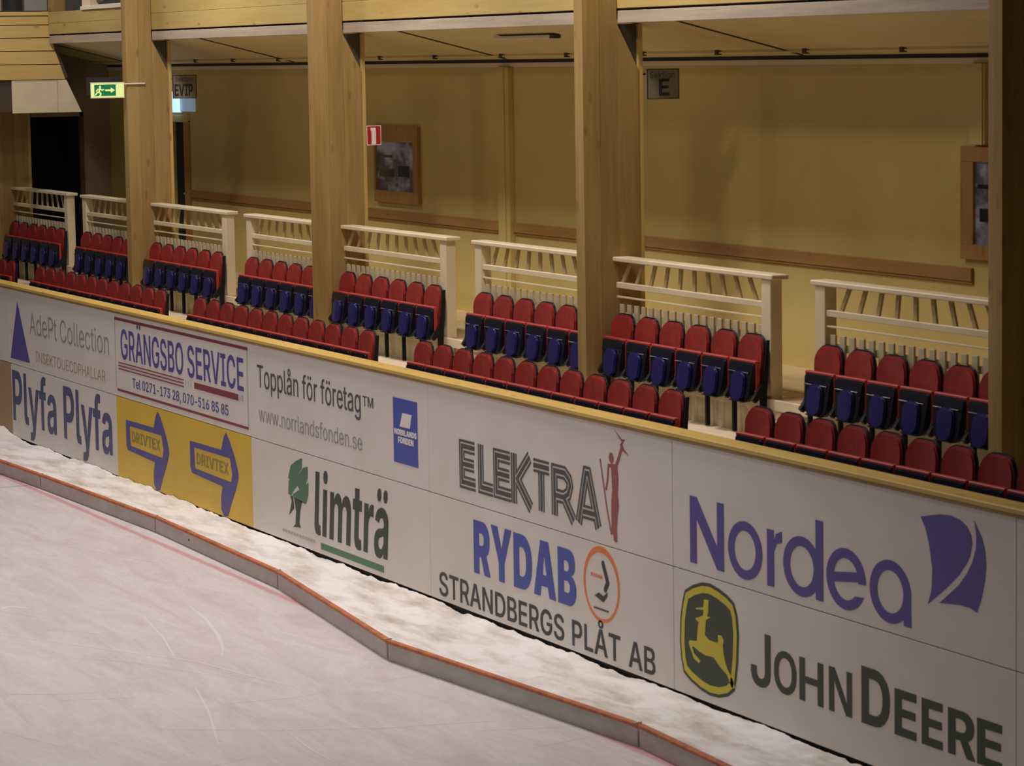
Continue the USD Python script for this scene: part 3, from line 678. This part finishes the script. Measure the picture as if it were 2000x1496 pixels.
# ------------------------------------------------------------------ railings
def railing(x0, x1, left_post, right_post, label):
    """A railing panel from x0 to x1 with a broad post at its aisle end."""
    r = thing('railing_panel', label, 'railing', (x0, 1.432, 2.335), 'railing panels behind the seats')
    L = x1 - x0
    part('cap_rail', bx(0, L, -.02, .15, 1.045, 1.088, .008), M['cream_paint'], r)
    a = .05 if left_post else .012
    b = L - (.06 if right_post else .012)
    if left_post:
        part('end_post', bx(.05, .215, 0, .115, 0, 1.045, .005), M['cream_paint'], r)
        a = .215
    if right_post:
        part('end_post', bx(L - .225, L - .06, 0, .115, 0, 1.045, .005), M['cream_paint'], r)
        b = L - .225
    part('middle_rail', bx(a, b, .012, .055, .792, .846, .004), M['cream_paint'], r)
    part('thin_rail', bx(a, b, .015, .035, .700, .716, .002), M['cream_paint'], r)
    part('bottom_rail', bx(a, b, .02, .06, .04, .09, .003), M['cream_paint'], r)
    n = int((b - a) / .1475)
    for i in range(n):
        xx = a + (b - a) * (i + .5) / n
        part('picket', bx(xx - .041, xx + .041, .030, .050, .06, .640, .002), M['picket_paint'], r)
    part('picket_rail', bx(a, b, .052, .075, .50, .56), M['riser_paint'], r)
    c = L / 2
    for i in range(-5, 6):
        xb, xt = c + .29 * i, c + .255 * i
        if xb < a + .01 or xb > b - .04:
            continue
        m = bx(-.026, .026, .035, .055, .842, 1.05)
        m.vertices[:, 0] += xb + (m.vertices[:, 2] - .842) / .208 * (xt - xb)
        part('fan_slat', m, M['slat_paint'], r)
    return r


for k in range(5):
    if k > 0:
        railing(XC[k] - 3.235, XC[k] - .092, True, False, f'cream slatted railing panel just left of the {COLN[k]} timber column')
    if k < 4:
        railing(XC[k] + .092, XC[k] + 3.17, False, True, f'cream slatted railing panel just right of the {COLN[k]} timber column')

# ------------------------------------------------------------------ seats
def rounded(w_bot, w_top, z0, z1, top_r, bot_r, n=10):
    """A seat back outline in (x, z), rounded strongly at the top."""
    s = Polygon([(-w_bot / 2, z0), (w_bot / 2, z0), (w_top / 2, z1), (-w_top / 2, z1)])
    up = s.buffer(-top_r).buffer(top_r, quad_segs=n)
    lo = s.buffer(-bot_r).buffer(bot_r, quad_segs=4)
    mid = (z0 + z1) / 2
    return union_all([up.intersection(sbox(-1, mid, 1, 9)), lo.intersection(sbox(-1, -9, 1, mid))]).buffer(.001).simplify(.002)


def pad(shape, y0, y1, z0, lean, dish, puff=0.012):
    """A cushion from an outline: softened face, leaning back with height, dished across."""
    lay = []
    rim = shape
    ms = []
    for (a, b, s) in ((y0, y0 + puff, shape.buffer(-puff)), (y0 + puff, y1, shape)):
        for g in polys(s):
            m = trimesh.creation.extrude_polygon(g, b - a, engine='earcut')
            v = m.vertices
            m.vertices = np.stack([v[:, 0], b - v[:, 2], v[:, 1]], 1)
            ms.append(m)
    m = cat(*ms)
    m = m.subdivide_to_size(.07)
    v = m.vertices.copy()
    v[:, 1] += lean * (v[:, 2] - z0) + dish * (v[:, 0] / .22) ** 2 * -1 + dish
    m.vertices = v
    return m


def make_seat(end, label, loc, group):
    s = thing('folding_seat', label, 'seat', loc, group)
    back = rounded(.40, .465, .40, .868, .145, .05)
    part('back_cushion', pad(back, .105, .130, .40, .05, .016), M['seat_red'], s, smooth=35)
    part('back_shell', pad(back.buffer(.012), .131, .150, .40, .05, .016, .006), M['seat_navy'], s, smooth=35)
    pan = rounded(.36, .455, .292, .640, .035, .10)
    pan_shell = pad(pan, 0, .05, .29, .10, .0, .010)
    sh = part('pan_shell', pan_shell, M['seat_navy'], s, smooth=35)
    bul = rounded(.22, .25, .30, .56, .08, .09)
    m = pad(bul, -.018, .002, .29, .10, -.010, .012)
    part('pan_bulge', m, M['seat_blue'], sh, 'blue ribbed underside of the folded pan', smooth=35)
    part('pan_ridge', bx(-.20, .17, -.012 + .026, .026, .545, .556, .004), M['seat_navy'], sh)
    part('pan_lip', prism_x([(-.03, .300), (.0, .292), (.0, .306), (-.03, .312)], -.10, .10), M['seat_navy'], sh)
    part('pan_cushion', cat(bx(-.236, .236, .048, .094, .632, .660, .010), bx(-.244, -.214, .054, .09, .36, .64, .008), bx(.214, .244, .054, .09, .36, .64, .008)), M['seat_red_edge'], s, label='red edge of the folded seat pad')
    legs = [-.25] + ([.25] if end else [])
    for q in legs:
        part('leg', bx(q - .016, q + .016, .085, .125, 0, .40, .004), M['black_metal'], s)
        part('hinge_arm', prism_x([(.0, .33), (.03, .30), (.11, .36), (.115, .46), (.09, .46)], q - .022, q + .022), M['black_metal'], s)
    if end:
        part('end_frame', prism_x([(.10, .0), (.14, .0), (.15, .40), (.178, .84), (.15, .84), (.10, .40)], .246, .262), M['black_metal'], s)
    return s


proto = {}


def seat(x, y, z, end, label, group):
    key = end
    if key not in proto:
        proto[key] = make_seat(end, label, (x, y, z), group)
    else:
        dup(proto[key], (x, y, z), label, group)


Z1, Z2 = 1.557, 2.018
Y1, Y2 = .505, 1.235
FB = ['leftmost', 'second', 'third', 'fourth', 'rightmost']
for k in range(5):
    for i in range(12):
        if (k == 0 and i < 9) or (k == 4 and i > 8):
            continue
        pos = ORD[i] if k else ['', '', '', '', '', '', '', '', '', 'third-last', 'second-last', 'last'][i]
        seat(XC[k] - 2.75 + .5 * i, Y1, Z1, i == 11, f'{pos} red folding seat from the left, front row, {FB[k]} seat block', 'folding seats in the front row')
for k in range(5):
    for side in (0, 1):
        if (k == 0 and side == 0) or (k == 4 and side == 1):
            continue
        for i in range(6):
            x = XC[k] + (-3.115 + .5 * i + .25 if side == 0 else .115 + .5 * i + .25)
            seat(x, Y2, Z2, i == 5 and side == 1, f'{ORD[i]} red folding seat from the left, rear row, {"left" if side == 0 else "right"} of the {COLN[k]} column', 'folding seats in the rear row')
